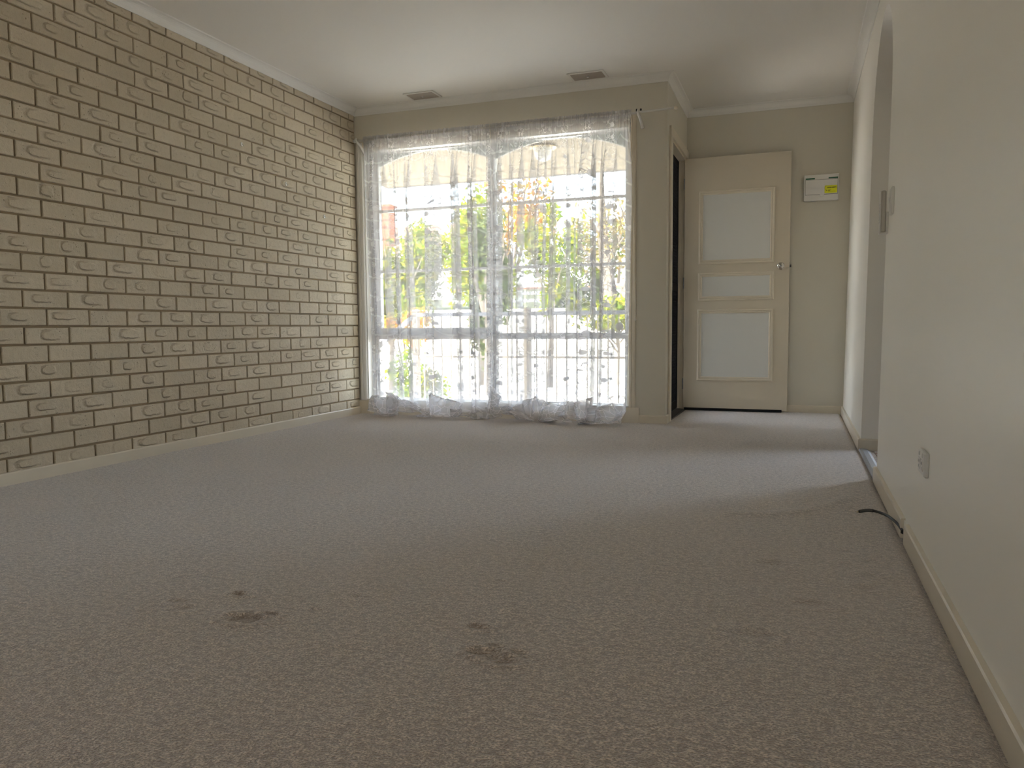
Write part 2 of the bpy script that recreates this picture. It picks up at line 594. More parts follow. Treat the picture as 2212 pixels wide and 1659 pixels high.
for y in ys:
    for x in xs:
        z = 0.0025 * noise.noise((x * 2.2, y * 2.2, 0)) + 0.0012 * noise.noise((x * 9, y * 9, 3))
        bb = 0.0
        for (bx, by, r, s) in burns:
            dx, dy = x - bx, y - by
            if abs(dx) < 0.12 and abs(dy) < 0.12:
                rr = r * (1.0 + 0.5 * noise.noise((x * 45, y * 45, 1)))
                q = math.exp(-((dx * dx) / (2.6 * rr * rr) + dy * dy / (0.8 * rr * rr)))
                q += .22 * noise.noise((x * 90, y * 130, 4)) * (q > .02)
                q = max(0, min(1, (q - .28) / .34))
                z -= 0.007 * s * q
                ring = math.exp(-(((dx * dx) / 2.6 + dy * dy / 0.8) ** 0.5 / rr - 1.5) ** 2 * 5)
                z += 0.0035 * s * ring
                bb += s * q
        if 3.1 < x < 3.7 and -2.75 < y < -2.05:
            dmin = min(segd(Vector((x, y)), ripple[i], ripple[i + 1]) for i in range(4))
            z += 0.008 * math.exp(-(dmin / 0.035) ** 2)
        if x > 3.71:
            z -= .012
        vs.append((x, y, z))
        bv.append(min(1, bb))
nx = len(xs)
fs = [(j * nx + i, j * nx + i + 1, (j + 1) * nx + i + 1, (j + 1) * nx + i) for j in range(len(ys) - 1) for i in range(nx - 1)]
me = bpy.data.meshes.new('floor')
me.from_pydata(vs, [], fs)
a = me.attributes.new('burn', 'FLOAT', 'POINT')
a.data.foreach_set('value', bv)
me.materials.append(M['carpet'])
me.shade_smooth()
fl = bpy.data.objects.new('floor', me)
COL.objects.link(fl)
struct(fl, 'worn beige pile carpet covering the whole room floor', 'floor')

# ---- ceiling
ce = MB().box(-0.35, 5.6, YR - 0.3, 1.35, H, H + 0.15).build('ceiling', 'ceiling')
struct(ce, 'flat white plaster ceiling of the room', 'ceiling')

# ---- left brick wall
wl = MB().box(-0.30, -0.010, YR - 0.2, 0.0, -0.1, H + 0.05).build('wall_left', 'mortar')
struct(wl, 'long wall of cream painted bricks with raked brown mortar joints', 'wall')
Z0, CO_H, PIT = 0.1201, 0.086, 0.24
bricks = []
for c in range(-1, 27):
    z0 = Z0 + CO_H * c + 0.005
    z1 = Z0 + CO_H * (c + 1) - 0.005
    off = 0.088 if c % 2 == 0 else 0.208
    jy = [0.007] + [off + PIT * k for k in range(40)]
    for k in range(len(jy) - 1):
        ya, yb = -jy[k + 1] + 0.005, -jy[k] - 0.005
        if yb < YR:
            break
        jit = rnd.uniform(-0.0015, 0.0015)
        bricks.append([c, max(ya, YR), yb + (0 if k == 0 else jit), z0 + rnd.uniform(-.001, .001), z1 + rnd.uniform(-.001, .001), k])
for b in bricks:
    c, ya, yb, z0, z1, k = b
    q = [project((0, yy, zz)) for yy in (ya, yb) for zz in (z0, z1)]
    if any(p is None for p in q):
        b.append(0.0)
        continue
    x0, x1 = max(0, min(p[0] for p in q)), min(IW, max(p[0] for p in q))
    y0, y1 = max(0, min(p[1] for p in q)), min(IH, max(p[1] for p in q))
    vis = 1.0 if (z1 > 0.058 and z0 < 2.40) else 0.0
    b.append(max(0, x1 - x0) * max(0, y1 - y0) * vis)
bricks.sort(key=lambda b: -b[6])


def brick_geo(L, Hh, out):
    """brick lying along +y from 0..L, 0..Hh, face at x=0; slightly arrised edges"""
    e = 0.003
    vs = [(-0.030, 0, 0), (-0.030, L, 0), (-0.030, L, Hh), (-0.030, 0, Hh),
          (-e, 0, 0), (-e, L, 0), (-e, L, Hh), (-e, 0, Hh),
          (0, e, e), (0, L - e, e), (0, L - e, Hh - e), (0, e, Hh - e)]
    vs = [(p[0] + out[0], p[1] + out[1], p[2] + out[2]) for p in vs]
    fs = [(0, 1, 5, 4), (1, 2, 6, 5), (2, 3, 7, 6), (3, 0, 4, 7), (4, 5, 9, 8), (5, 6, 10, 9), (6, 7, 11, 10), (7, 4, 8, 11), (8, 9, 10, 11)]
    return vs, fs


def finish_brick_mesh(name, vs, fs, uv, rn):
    me = bpy.data.meshes.new(name)
    me.from_pydata(vs, [], fs)
    ul = me.uv_layers.new(name='UVMap')
    for p in me.polygons:
        for li in p.loop_indices:
            ul.data[li].uv = uv[me.loops[li].vertex_index]
    at = me.attributes.new('rnd', 'FLOAT', 'POINT')
    at.data.foreach_set('value', rn)
    me.materials.append(M['brick'])
    return me


cache = {}


def brick_mesh(L, Hh, var):
    key = (round(L, 3), round(Hh, 3), var)
    if key not in cache:
        vs, fs = brick_geo(L, Hh, (0, 0, 0))
        cache[key] = finish_brick_mesh('brick', vs, fs, [(p[1], p[2]) for p in vs], [var * 0.173 + 0.05] * len(vs))
    return cache[key]


HB = CO_H - 0.010
for b in bricks[:300]:
    c, ya, yb, z0, z1, k, ar = b
    L = yb - ya if k == 0 else 0.230
    o = bpy.data.objects.new('brick', brick_mesh(L, HB, rnd.randrange(4)))
    COL.objects.link(o)
    o.parent = wl
    o.location = (rnd.uniform(-0.0012, 0.0012), ya, z0)
    o.rotation_euler = (rnd.uniform(-.003, .003), 0, rnd.uniform(-.004, .004))
V, F, U, RN = [], [], [], []
for b in bricks[300:]:
    c, ya, yb, z0, z1, k, ar = b
    L = yb - ya
    g, f = brick_geo(L, HB, (rnd.uniform(-0.0012, 0.0012), ya, z0))
    n0 = len(V)
    V += g
    F += [tuple(i + n0 for i in q) for q in f]
    U += [(p[1] - ya, p[2] - z0) for p in g]
    RN += [rnd.random()] * len(g)
o = bpy.data.objects.new('brick_courses', finish_brick_mesh('brick_courses', V, F, U, RN))
COL.objects.link(o)
o.parent = wl
o['kind'] = 'stuff'

# ---- window wall
WX0, WX1, WZ0, WZ1 = 0.070, 2.235, 0.112, 2.125
mb = MB()
mb.box(-0.3, WX0, 0.0, 0.20, -0.1, H + 0.05)
mb.box(WX1, 2.38, 0.0, 0.20, -0.1, H + 0.05)
mb.box(WX0, WX1, 0.0, 0.20, -0.1, WZ0)
mb.box(WX0, WX1, 0.0, 0.20, WZ1, H + 0.05)
mb.box(2.38, XE, 0.0, 0.115, -0.1, H + 0.05)
struct(mb.build('wall_window', 'wall'), 'olive white plaster wall around the front window', 'wall')

# ---- entry return wall (holds the front door opening)
DY0, DY1, DZ = 0.175, 0.965, 2.06
mb = MB()
mb.box(2.38, XE, 0.115, DY0, -0.1, H + 0.05)
mb.box(2.38, XE, DY1 + 0.02, YB + 0.12, -0.1, H + 0.05)
mb.box(2.38, XE, DY0, DY1 + 0.02, DZ, H + 0.05)
struct(mb.build('wall_entry', 'wall'), 'short white return wall holding the front door opening', 'wall')
struct(MB().box(XE, 3.95, YB, YB + 0.12, -0.1, H + 0.05).build('wall_back', 'wall'), 'plain white wall behind the open front door', 'wall')

# ---- right wall with the arched opening
AF, AN, ASP, AAP = -0.82, -1.76, 1.72, 2.235
TH = 0.115
mb = MB()


def lean_prism(poly):
    """poly: (y, z) list; extruded through the wall thickness, following its lean"""
    n = len(poly)
    vs = [(WX(p[1]), p[0], p[1]) for p in poly] + [(WX(p[1]) + TH, p[0], p[1]) for p in poly]
    fs = [tuple(range(n)), tuple(range(2 * n - 1, n - 1, -1))]
    fs += [(i, (i + 1) % n, n + (i + 1) % n, n + i) for i in range(n)]
    mb.add(vs, fs)


lean_prism([(YB, -0.1), (YB, H + .05), (AF, H + .05), (AF, -0.1)])
lean_prism([(AN, -0.1), (AN, H + .05), (YR - .2, H + .05), (YR - .2, -0.1)])
N = 40
yc, hw = (AF + AN) / 2, (AF - AN) / 2
arc = [(yc + hw * math.cos(math.pi * i / N), ASP + (AAP - ASP) * math.sin(math.pi * i / N)) for i in range(N + 1)]
for i in range(N):
    a, b = arc[i], arc[i + 1]
    lean_prism([a, (a[0], H + .05), (b[0], H + .05), b])
struct(mb.build('wall_right', 'wall_right'), 'long smooth off-white wall with an arched opening', 'wall')

# ---- rear wall with a window added for fill light (behind the camera)
RW0, RW1, RZ0, RZ1 = 1.6, 2.3, 1.1, 1.9
mb = MB()
mb.box(-0.3, RW0, YR - 0.2, YR, -0.1, H + 0.05)
mb.box(RW1, 4.0, YR - 0.2, YR, -0.1, H + 0.05)
mb.box(RW0, RW1, YR - 0.2, YR, -0.1, RZ0)
mb.box(RW0, RW1, YR - 0.2, YR, RZ1, H + 0.05)
struct(mb.build('wall_rear', 'wall'), 'rear wall of the room with an added fill-light window behind the camera', 'wall')
w2 = empty('fill_window', (2.0, YR - 0.1, 0))
struct(w2, 'white framed window added in the rear wall for fill light', 'window')
P = Sub(w2)
for x in (RW0 + .02, (RW0 + RW1) / 2, RW1 - .02):
    P('stile', 'window_frame', MB().box(x - 0.02, x + 0.02, YR - .12, YR - .07, RZ0, RZ1))
for x0, x1 in ((RW0 + .04, (RW0 + RW1) / 2 - .02), ((RW0 + RW1) / 2 + .02, RW1 - .04)):
    P('pane', 'glass', MB().box(x0, x1, YR - .10, YR - .095, RZ0, RZ1))

# ---- hallway beyond the arch
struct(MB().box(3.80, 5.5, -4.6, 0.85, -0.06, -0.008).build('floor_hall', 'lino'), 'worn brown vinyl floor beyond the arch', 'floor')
mb = MB()
mb.box(3.86, 5.5, 0.75, 0.85, -0.1, H)
mb.box(5.38, 5.5, 0.65, 0.75, -0.1, H)
mb.box(5.38, 5.5, -0.85, -0.40, -0.1, H)
mb.box(5.38, 5.5, -0.40, 0.65, -0.1, 0.3)  # opening of an unseen window, sized for the light it sends through the arch
mb.box(5.38, 5.5, -0.40, 0.65, 2.25, H)
struct(MB().box(3.86, 5.5, -4.6, -4.5, -0.1, H).box(5.38, 5.5, -4.5, -0.85, -0.1, H).build('wall_hall_end', 'hall'), 'unseen hallway end darkened to cut light bounced onto the arch jamb', 'wall')
struct(mb.build('wall_hall', 'wall'), 'hallway walls beyond the arched opening', 'wall')

# ---- cornices and baseboards (mitred runs)


def run(name, mat, path, prof, label, i, ztop=0.0, flip=False):
    """sweep a profile (t,z) along segment i of a path; interior lies to the left of the path direction"""
    p = [Vector(q) for q in path]
    a, b = p[i], p[i + 1]
    d = (b - a).normalized()
    n = Vector((-d.y, d.x))

    def mit(j, k, at):
        if j < 0 or k >= len(p):
            return n
        d2 = (p[k] - p[j]).normalized()
        n2 = Vector((-d2.y, d2.x))
        return (n + n2) / (1 + n.dot(n2))
    ma = mit(i - 1, i, a) if i > 0 else n
    mbv = mit(i + 1, i + 2, b) if i + 2 < len(p) else n
    k = len(prof)
    vs = [(*(a + ma * t), z) for t, z in prof] + [(*(b + mbv * t), z) for t, z in prof]
    fs = [tuple(range(k))[::-1], tuple(range(k, 2 * k))]
    fs += [(j, (j + 1) % k, k + (j + 1) % k, k + j) for j in range(k)]
    o = MB().add(vs, fs).build(name, mat)
    struct(o, label, 'trim')
    return o


cov = [(0, H - CD)] + [(0.004, H - CD), (0.006, H - CD + 0.006)]
for i in range(7):
    th = R(90) * i / 6
    cov.append((0.047 - 0.041 * math.cos(th), H - CD + 0.008 + 0.041 * math.sin(th) * 1.0 - 0.0))
cov += [(0.051, H - 0.005), (0.053, H - 0.002), (CD, H), (0, H)]
xr = WX(2.42)
cpath = [(0, YR), (xr, YR), (xr, YB), (XE, YB), (XE, 0), (0, 0), (0, YR)]
names = ['rear', 'right', 'back', 'entry', 'window', 'left']
lab = ['white plaster cornice along the rear wall', 'white cove cornice above the arched right wall', 'white cove cornice above the open front door wall',
       'short white cornice above the front door return', 'white cove cornice above the lace curtains', 'bright white cove cornice above the brick wall']
for i in range(6):
    run('trim_%d' % (i + 1), 'cornice', cpath, cov, lab[i], i)


def bb(h=0.058, t=0.015):
    return [(0, -0.01), (t, -0.01), (t, h - 0.006), (t - 0.003, h - 0.001), (0, h)]


xb = WX(0.03)
run('baseboard_left', 'trim', [(0, -0.021), (0, YR)], bb(0.058, 0.016), 'cream baseboard along the foot of the brick wall', 0)
run('baseboard_window', 'trim', [(WX1 + 0.081, 0), (0, 0)], bb(0.112, 0.02), 'tall cream plinth board under the curtained window', 0)
run('baseboard_entry', 'trim', [(XE, 0.10), (XE, 0), (WX1 + 0.081, 0)], bb(), 'short cream baseboard on the door return', 0)
run('baseboard_corner', 'trim', [(XE, 0.10), (XE, 0), (WX1 + 0.081, 0)], bb(), 'short cream baseboard right of the window plinth', 1)
run('baseboard_back', 'trim', [(xb, AF), (xb, YB), (XE, YB)], bb(), 'cream baseboard on the wall behind the door', 1)
jp = [(xb + TH, AF), (xb, AF), (xb, YB), (XE, YB)]
run('baseboard_jamb', 'trim', jp, bb(), 'scuffed baseboard wrapping the far arch jamb', 0)
run('baseboard_right_far', 'trim', jp, bb(), 'cream baseboard between the arch and the back wall', 1)
run('baseboard_right_mid', 'trim', [(xb, -2.765), (xb, AN + 0.01)], bb(), 'cream baseboard from the arch to the black cable', 0)
run('baseboard_right_near', 'trim', [(xb, YR), (xb, -2.845)], bb(), 'long cream baseboard along the near right wall', 0)

# ---- metal carpet bar under the arch
t = thing('carpet_bar', (xb + 0.03, (AF + AN) / 2, 0), 'worn metal carpet edge bar across the arched opening', 'trim strip')
P = Sub(t)
P('bar', 'steel', MB().prism([(xb - 0.012, -0.004), (xb - 0.008, 0.003), (xb + 0.004, 0.005), (xb + 0.03, 0.001), (xb + 0.045, -0.008)], 'y', AN - 0.005, AF + 0.005))
P('screw', 'brass', MB().lathe((xb + 0.002, AN + 0.02, 0.007), (0, 0, 1), [(0.006, 0), (0.006, 0.002), (0.003, 0.003)], 10))

# ------------------------------------------------------------------ window
wi = empty('window_1', ((WX0 + WX1) / 2, 0.1, WZ0))
struct(wi, 'large white timber window with glazing bars behind lace curtains', 'window')
P = Sub(wi)
FY0, FY1 = 0.070, 0.135
P('frame_stile', 'window_frame', MB().box(WX0, WX0 + 0.045, FY0, FY1, WZ0, WZ1, .003))
P('frame_stile', 'window_frame', MB().box(WX1 - 0.042, WX1, FY0, FY1, WZ0, WZ1, .003))
P('head', 'window_frame', MB().box(WX0 + .045, WX1 - .042, FY0, FY1, WZ1 - 0.02, WZ1, .003))
P('sill', 'window_frame', MB().box(WX0 + .045, WX1 - .042, FY0 - .01, FY1, WZ0, WZ0 + 0.014, .002))
P('mullion', 'window_frame', MB().box(1.122, 1.178, FY0, FY1, WZ0 + .014, WZ1 - .02, .003))
for a, b in ((WX0 + .045, 1.122), (1.178, WX1 - .042)):
    P('transom_rail', 'window_frame', MB().box(a, b, FY0, FY1, 0.608, 0.655, .003))
# opening sash on the left
LX0, LX1 = WX0 + .045, 1.122
P('sash_stile', 'window_frame', MB().box(LX0, LX0 + 0.05, .075, .125, .655, WZ1 - .02, .003))
P('sash_rail', 'window_frame', MB().box(LX0 + .05, LX1, .075, .125, .655, .70, .003))
for z in (1.160, 1.647):
    for a, b in ((LX0 + .05, 1.122), (1.178, WX1 - .042)):
        P('glazing_bar', 'window_frame', MB().box(a, b, .085, .115, z - .011, z + .011, .002))
for a, b in ((LX0 + .05, 1.122), (1.178, WX1 - .042)):
    zz = (.70 if a < 1 else .655, 1.149, 1.171, 1.636, 1.658, WZ1 - .02)
    for k in range(3):
        P('pane', 'glass', MB().box(a, b, .099, .102, zz[2 * k], zz[2 * k + 1]))
for a, b in ((LX0, 1.122), (1.178, WX1 - .042)):
    P('pane', 'glass', MB().box(a, b, .099, .102, WZ0 + .014, .608))
# arched infill boards in the heads
for a, b in ((LX0 + .04, 1.122), (1.178, WX1 - .042)):
    mb = MB()
    c0, hw_ = (a + b) / 2, (b - a) / 2
    n = 24
    pts = [(a + (b - a) * i / n) for i in range(n + 1)]
    zc = [2.108 - .44 * (x - c0) ** 2 for x in pts]
    poly = list(zip(pts, zc)) + [(b, WZ1 - .02), (a, WZ1 - .02)]
    for i in range(n):
        mb.prism([(pts[i], zc[i]), (pts[i + 1], zc[i + 1]), (pts[i + 1], WZ1 - .02), (pts[i], WZ1 - .02)], 'y', .112, .124)
    P('arched_infill', 'window_frame', mb)
# lining of the reveal
P('lining', 'white_trim', MB().box(WX0 - .0, WX0 + .012, 0.0, FY0, WZ0, WZ1))
P('lining', 'white_trim', MB().box(WX1 - .012, WX1, 0.0, FY0, WZ0, WZ1))
P('lining', 'white_trim', MB().box(WX0 + .012, WX1 - .012, 0.0, FY0, WZ1 - .012, WZ1))
P('inner_sill', 'white_trim', MB().box(WX0, WX1, -.022, FY0 - .01, WZ0, WZ0 + .010, .002))


def architrave(x0, x1, z0, z1):
    """moulded upright: two rounded steps"""
    mb = MB()
    prof = [(x0, 0), (x0, -.012), (x0 + .2 * (x1 - x0), -.020), (x0 + .42 * (x1 - x0), -.020), (x0 + .5 * (x1 - x0), -.014), (x0 + .56 * (x1 - x0), -.019), (x0 + .9 * (x1 - x0), -.016), (x1, -.010), (x1, 0)]
    return mb.prism(prof, 'z', z0, z1)


P('architrave', 'trim', architrave(2.232, 2.288, WZ0, 2.185))
P('architrave', 'white_trim', architrave(0.010, 0.072, WZ0, 2.185))
P('architrave', 'trim', MB().box(0.072, 2.232, -.018, 0, WZ1 + .002, 2.185, .004))
# small round ribbed latch cover on the right sash
d = P('round_latch', 'grey_plastic', MB().lathe((2.150, .084, .700), (0, -1, 0), [(.030, 0), (.030, .006), (.026, .010), (.010, .012)], 24))
for k in range(5):
    P('latch_rib', 'plastic', MB().box(2.150 - .022 + abs(k - 2) * .005, 2.150 + .022 - abs(k - 2) * .005, .068, .0735, .684 + k * .008, .687 + k * .008), parent=d)
P('latch_foot', 'grey_plastic', MB().box(2.140, 2.160, .070, .084, .655, .672, .002))

# ------------------------------------------------------------------ front door
dr = empty('door_1', (2.497, 0.985, 0))
struct(dr, 'cream front door swung open with three white framed panels', 'door')
P = Sub(dr)
FX0, FX1, FYF, FYB, FZ0, FZ1 = 2.499, 3.317, 0.950, 0.985, 0.014, 2.052
P('door_leaf', 'door', MB().box(FX0, FX1, FYF, FYB, FZ0, FZ1, .002))
frames = [(2.616, 3.202, 1.197, 1.785), (2.613, 3.204, 0.903, 1.130), (2.610, 3.202, 0.250, 0.832)]
for (a, b, z0, z1) in frames:
    P('white_panel', 'door_panel', MB().box(a + .02, b - .02, FYF - .004, FYF + .001, z0 + .02, z1 - .02))
    mo = P('panel_moulding', 'trim', MB())
    mo_me = MB()
    w_ = .034
    prof = [(0, 0), (0, .007), (.004, .013), (.012, .015), (.017, .009), (.020, .009), (.024, .013), (.030, .011), (w_, .004), (w_, 0)]
    ring = []
    for (cx, cz, sx, sz) in ((a, z0, 1, 1), (b, z0, -1, 1), (b, z1, -1, -1), (a, z1, 1, -1)):
        ring.append([(cx + sx * t_, FYF - h_, cz + sz * t_) for t_, h_ in prof])
    vs = [p for r_ in ring for p in r_]
    k = len(prof)
    fs = []
    for i in range(4):
        j = (i + 1) % 4
        for q in range(k - 1):
            fs.append((i * k + q, j * k + q, j * k + q + 1, i * k + q + 1))
    bpy.data.objects.remove(mo)
    P('panel_moulding', 'trim', mo_me.add(vs, fs))
kn = P('door_knob', 'chrome', MB().lathe((3.252, FYF, 1.165), (0, -1, 0), [(.030, 0), (.030, .004), (.026, .007), (.013, .009), (.012, .024), (.019, .030), (.026, .038), (.0275, .048), (.025, .057), (.018, .062), (.006, .064)], 32), True)
P('keyhole', 'black', MB().lathe((3.252, FYF - .0635, 1.165), (0, -1, 0), [(.005, 0), (.005, .0015), (.002, .0018)], 12), False, kn)
P('back_knob', 'chrome', MB().lathe((3.252, FYB, 1.165), (0, 1, 0), [(.030, 0), (.030, .004), (.012, .008), (.012, .02), (.025, .03), (.026, .038), (.012, .046)], 24), True)
P('door_shadow_strip', 'screen', MB().box(FX0 + .01, FX1 - .04, FYF - .003, FYF + .003, .004, .024))  # black strip in place of the shadow gap under the door
P('latch_plate', 'steel', MB().box(FX1, FX1 + .0015, FYF + .008, FYB - .006, 1.135, 1.195))
P('latch_bolt', 'sill', MB().box(FX1, FX1 + .013, FYF + .012, FYB - .012, 1.155, 1.175, .002))
for z in (.22, 1.05, 1.85):
    P('hinge', 'steel', MB().tube([(2.4965, FYF + .002, z - .045), (2.4965, FYF + .002, z + .045)], .005, 10))

# door frame
df = empty('trim_7', (XE, 0.55, 0))
struct(df, 'cream timber frame around the front doorway', 'door frame')
P = Sub(df)
P('architrave', 'trim', MB().box(XE, XE + .017, .105, .176, -.005, 2.125, .003))
P('architrave', 'trim', MB().box(XE, XE + .017, .176, YB, 2.058, 2.125, .003))
P('jamb', 'white_trim', MB().box(2.383, XE + .002, DY0, DY0 + .018, -.01, DZ))
P('jamb', 'trim', MB().box(2.383, XE + .0, DY1 - .0, DY1 + .02, -.01, DZ))
P('head_jamb', 'trim', MB().box(2.383, XE + .002, DY0 + .018, DY1, DZ - .018, DZ))
P('door_stop', 'trim', MB().box(2.452, 2.464, DY1 - .012, DY1, -.0, DZ - .018))
P('threshold', 'sill', MB().prism([(2.385, -.008), (2.520, -.008), (2.513, .008), (2.46, .014), (2.385, .012)], 'y', DY0 + .018, DY1))
P('strike_plate', 'sill', MB().box(XE - .03, XE + .0035, DY0 + .012, DY0 + .0195, 1.24, 1.32))

# security screen door
sc = thing('screen_door', (2.445, DY0 + .03, 0), 'black security screen door closed across the front doorway', 'screen door')
P = Sub(sc)
SX0, SX1, SA, SB, SZ0, SZ1 = 2.432, 2.450, DY0 + .022, DY1 - .004, .018, DZ - .022
P('stile', 'screen', MB().box(SX0, SX1, SA, SA + .045, SZ0, SZ1, .002))
P('stile', 'screen', MB().box(SX0, SX1, SB - .045, SB, SZ0, SZ1, .002))
for z0, z1 in ((SZ0, SZ0 + .07), (SZ1 - .05, SZ1), (.98, 1.04)):
    P('rail', 'screen', MB().box(SX0, SX1, SA + .045, SB - .045, z0, z1, .002))
mb = MB()
ga, gb, gz0, gz1 = SA + .045, SB - .045, SZ0 + .07, SZ1 - .05
st = 0.046
wd = gb - ga
for sgn in (1, -1):
    z = gz0 - wd * 1.3
    while z < gz1 + wd * 1.3:
        # line from (ga, z) to (gb, z + sgn*1.3*wd), clipped to the panel
        p0, p1 = (ga, z), (gb, z + sgn * 1.3 * wd)
        t0, t1 = 0.0, 1.0
        dz = p1[1] - p0[1]
        ta, tb = sorted(((gz0 - p0[1]) / dz, (gz1 - p0[1]) / dz))
        t0, t1 = max(t0, ta), min(t1, tb)
        if t1 - t0 > .01:
            a = Vector((p0[0] + (p1[0] - p0[0]) * t0, p0[1] + dz * t0))
            b = Vector((p0[0] + (p1[0] - p0[0]) * t1, p0[1] + dz * t1))
            d = (b - a).normalized()
            n = Vector((-d.y, d.x)) * .0013
            poly = [a + n, b + n, b - n, a - n]
            mb.prism([tuple(q) for q in poly], 'x', SX0 + .003, SX1 - .004)
        z += st
P('diamond_grille', 'screen', mb)['kind'] = 'stuff'

# door chain on the near jamb
ch = thing('door_chain', (XE + .004, DY0 + .012, 1.17), 'small metal door chain hanging on the front door frame', 'door chain')
P = Sub(ch)
P('chain_plate', 'brass', MB().box(XE - .002, XE + .006, DY0 + .02, DY0 + .045, 1.150, 1.175, .002))
for k in range(9):
    z = 1.150 - k * .016
    mb = MB()
    pts = []
    for i in range(9):
        th = 2 * math.pi * i / 8
        if k % 2:
            pts.append((XE + .003 + .0045 * math.cos(th), DY0 + .030, z - .008 + .010 * math.sin(th)))
        else:
            pts.append((XE + .003, DY0 + .030 + .0045 * math.cos(th), z - .008 + .010 * math.sin(th)))
    P('link', 'brass', mb.tube(pts, .0014, 6, False), True)
P('chain_slide', 'brass', MB().box(XE - .001, XE + .007, DY0 + .024, DY0 + .036, .985, 1.002, .002))

# ------------------------------------------------------------------ switchboard on back wall
X0, X1, Zb, Zt, Yf = 3.412, 3.666, 1.664, 1.865, YB - .045
sb = thing('switchboard', ((X0 + X1) / 2, YB, Zb), 'white electrical switchboard box with yellow sticker beside the open door', 'switchboard')
P = Sub(sb)


def bu(u):
    return X0 + (X1 - X0) * u


def bvv(v):
    return Zt - (Zt - Zb) * v


P('box', 'plastic', MB().box(X0, X1, Yf, YB, Zb, Zt, .004))
P('flap_shadow_gap', 'print', MB().box(bu(.038), bu(.967), Yf - .0008, Yf, bvv(.775), bvv(.195)))
fd = P('flap', 'plastic', MB().box(bu(.046), bu(.961), Yf - .006, Yf, bvv(.765), bvv(.208), .001))
P('flap_catch', 'plastic', MB().lathe((bu(.52), Yf, bvv(.79)), (0, -1, 0), [(.016, 0), (.016, .004), (.013, .005)], 20), parent=fd)
P('green_label', 'green', MB().box(bu(.046), bu(.31), Yf - .0012, Yf, bvv(.178), bvv(.132)))
P('green_label', 'green', MB().box(bu(.70), bu(.967), Yf - .0012, Yf, bvv(.178), bvv(.132)))
ya_ = Yf - .0072
yl = P('yellow_sticker', 'yellow', MB().prism([(bu(.605), bvv(.735)), (bu(.935), bvv(.735)), (bu(.945), bvv(.72)), (bu(.945), bvv(.46)), (bu(.935), bvv(.445)), (bu(.605), bvv(.445)), (bu(.593), bvv(.46)), (bu(.593), bvv(.72))], 'y', ya_, Yf - .006))
for (u0, u1, v0, v1) in ((.665, .785, .515, .535), (.80, .925, .512, .532), (.665, .875, .545, .553), (.69, .775, .615, .628), (.69, .75, .642, .652), (.69, .90, .672, .678)):
    P('print_line', 'print', MB().box(bu(u0), bu(u1), ya_ - .0004, ya_, bvv(v1), bvv(v0)), parent=yl)
pts = [(bu(.645) + .013 * math.cos(R(a_)), ya_ - .0003, bvv(.545) + .016 * math.sin(R(a_))) for a_ in range(60, 261, 20)]
P('print_logo', 'print', MB().tube(pts, .0005, 6), parent=yl)
P('print_mark', 'print', MB().box(bu(.642), bu(.665), ya_ - .0004, ya_, bvv(.645), bvv(.615)), parent=yl)

# ------------------------------------------------------------------ ceiling vents
for i, (x0, x1, y0, y1, l) in enumerate(((0.566, 0.815, -.245, -.075, 'taupe ceiling vent near the brick wall corner'), (1.843, 2.105, -.245, -.082, 'taupe ceiling vent near the front door return'))):
    v = thing('ceiling_vent', ((x0 + x1) / 2, (y0 + y1) / 2, H), l, 'vent', 'ceiling vents above the window')
    P = Sub(v)
    mb = MB()
    for (a, b, c, d) in ((x0, x1, y0, y0 + .02), (x0, x1, y1 - .02, y1), (x0, x0 + .02, y0 + .02, y1 - .02), (x1 - .02, x1, y0 + .02, y1 - .02)):
        mb.box(a, b, c, d, H - .007, H, .002)
    P('frame', 'white_trim', mb)
    P('backing', 'vent', MB().box(x0 + .02, x1 - .02, y0 + .02, y1 - .02, H - .002, H))
    n = 8
    for k in range(n):
        yy = y0 + .026 + (y1 - y0 - .052) * k / (n - 1)
        P('louvre', 'vent', MB().prism([(yy - .006, H - .004), (yy + .004, H - .011), (yy + .006, H - .010), (yy - .004, H - .002)], 'x', x0 + .02, x1 - .02))
    P('knob', 'white_trim', MB().lathe(((x0 + x1) / 2, (y0 + y1) / 2, H - .010), (0, 0, -1), [(.009, 0), (.009, .005), (.005, .007)], 14))

# ------------------------------------------------------------------ curtain rod
RZ, RY = 2.182, -.092
cr = thing('curtain_rod', (1.2, 0, RZ), 'thin white telescopic curtain rod poking past the window corner', 'curtain rod')
P = Sub(cr)
P('outer_tube', 'plastic', MB().tube([(.062, RY, RZ), (2.325, RY, RZ)], .0085, 12), True)
P('inner_tube', 'plastic', MB().tube([(2.30, RY, RZ + .003), (2.565, RY, RZ + .008)], .0075, 12), True)
P('finial', 'trim', MB().lathe((2.562, RY, RZ + .008), (1, 0, 0), [(.006, 0), (.010, .004), (.013, .014), (.010, .024), (.003, .028)], 14), True)
P('finial', 'plastic', MB().lathe((.065, RY, RZ), (-1, 0, 0), [(.0085, 0), (.013, .004), (.016, .012), (.010, .024), (.003, .027)], 14), True)
for bx, mt in ((2.318, 'plastic'), (.075, 'plastic')):
    br = P('bracket', mt, MB().tube([(bx + .012, -.004, RZ - .085), (bx + .010, -.03, RZ - .06), (bx + .004, -.060, RZ - .028), (bx, RY, RZ - .012), (bx - .004, RY - .014, RZ + .004), (bx - .002, RY - .010, RZ + .020)], [.011, .011, .010, .009, .007, .005], 10), True)
    P('bracket_screw', 'sill', MB().lathe((bx + .012, -.018, RZ - .07), (0, -1, 0), [(.004, 0), (.004, .003)], 8), parent=br)
P('rod_clip', 'sill', MB().box(2.300, 2.312, RY - .006, RY + .008, RZ + .006, RZ + .026, .002))
P('rod_clip', 'sill', MB().box(2.328, 2.340, RY - .004, RY + .006, RZ + .012, RZ + .026, .002))

# ------------------------------------------------------------------ lace curtains


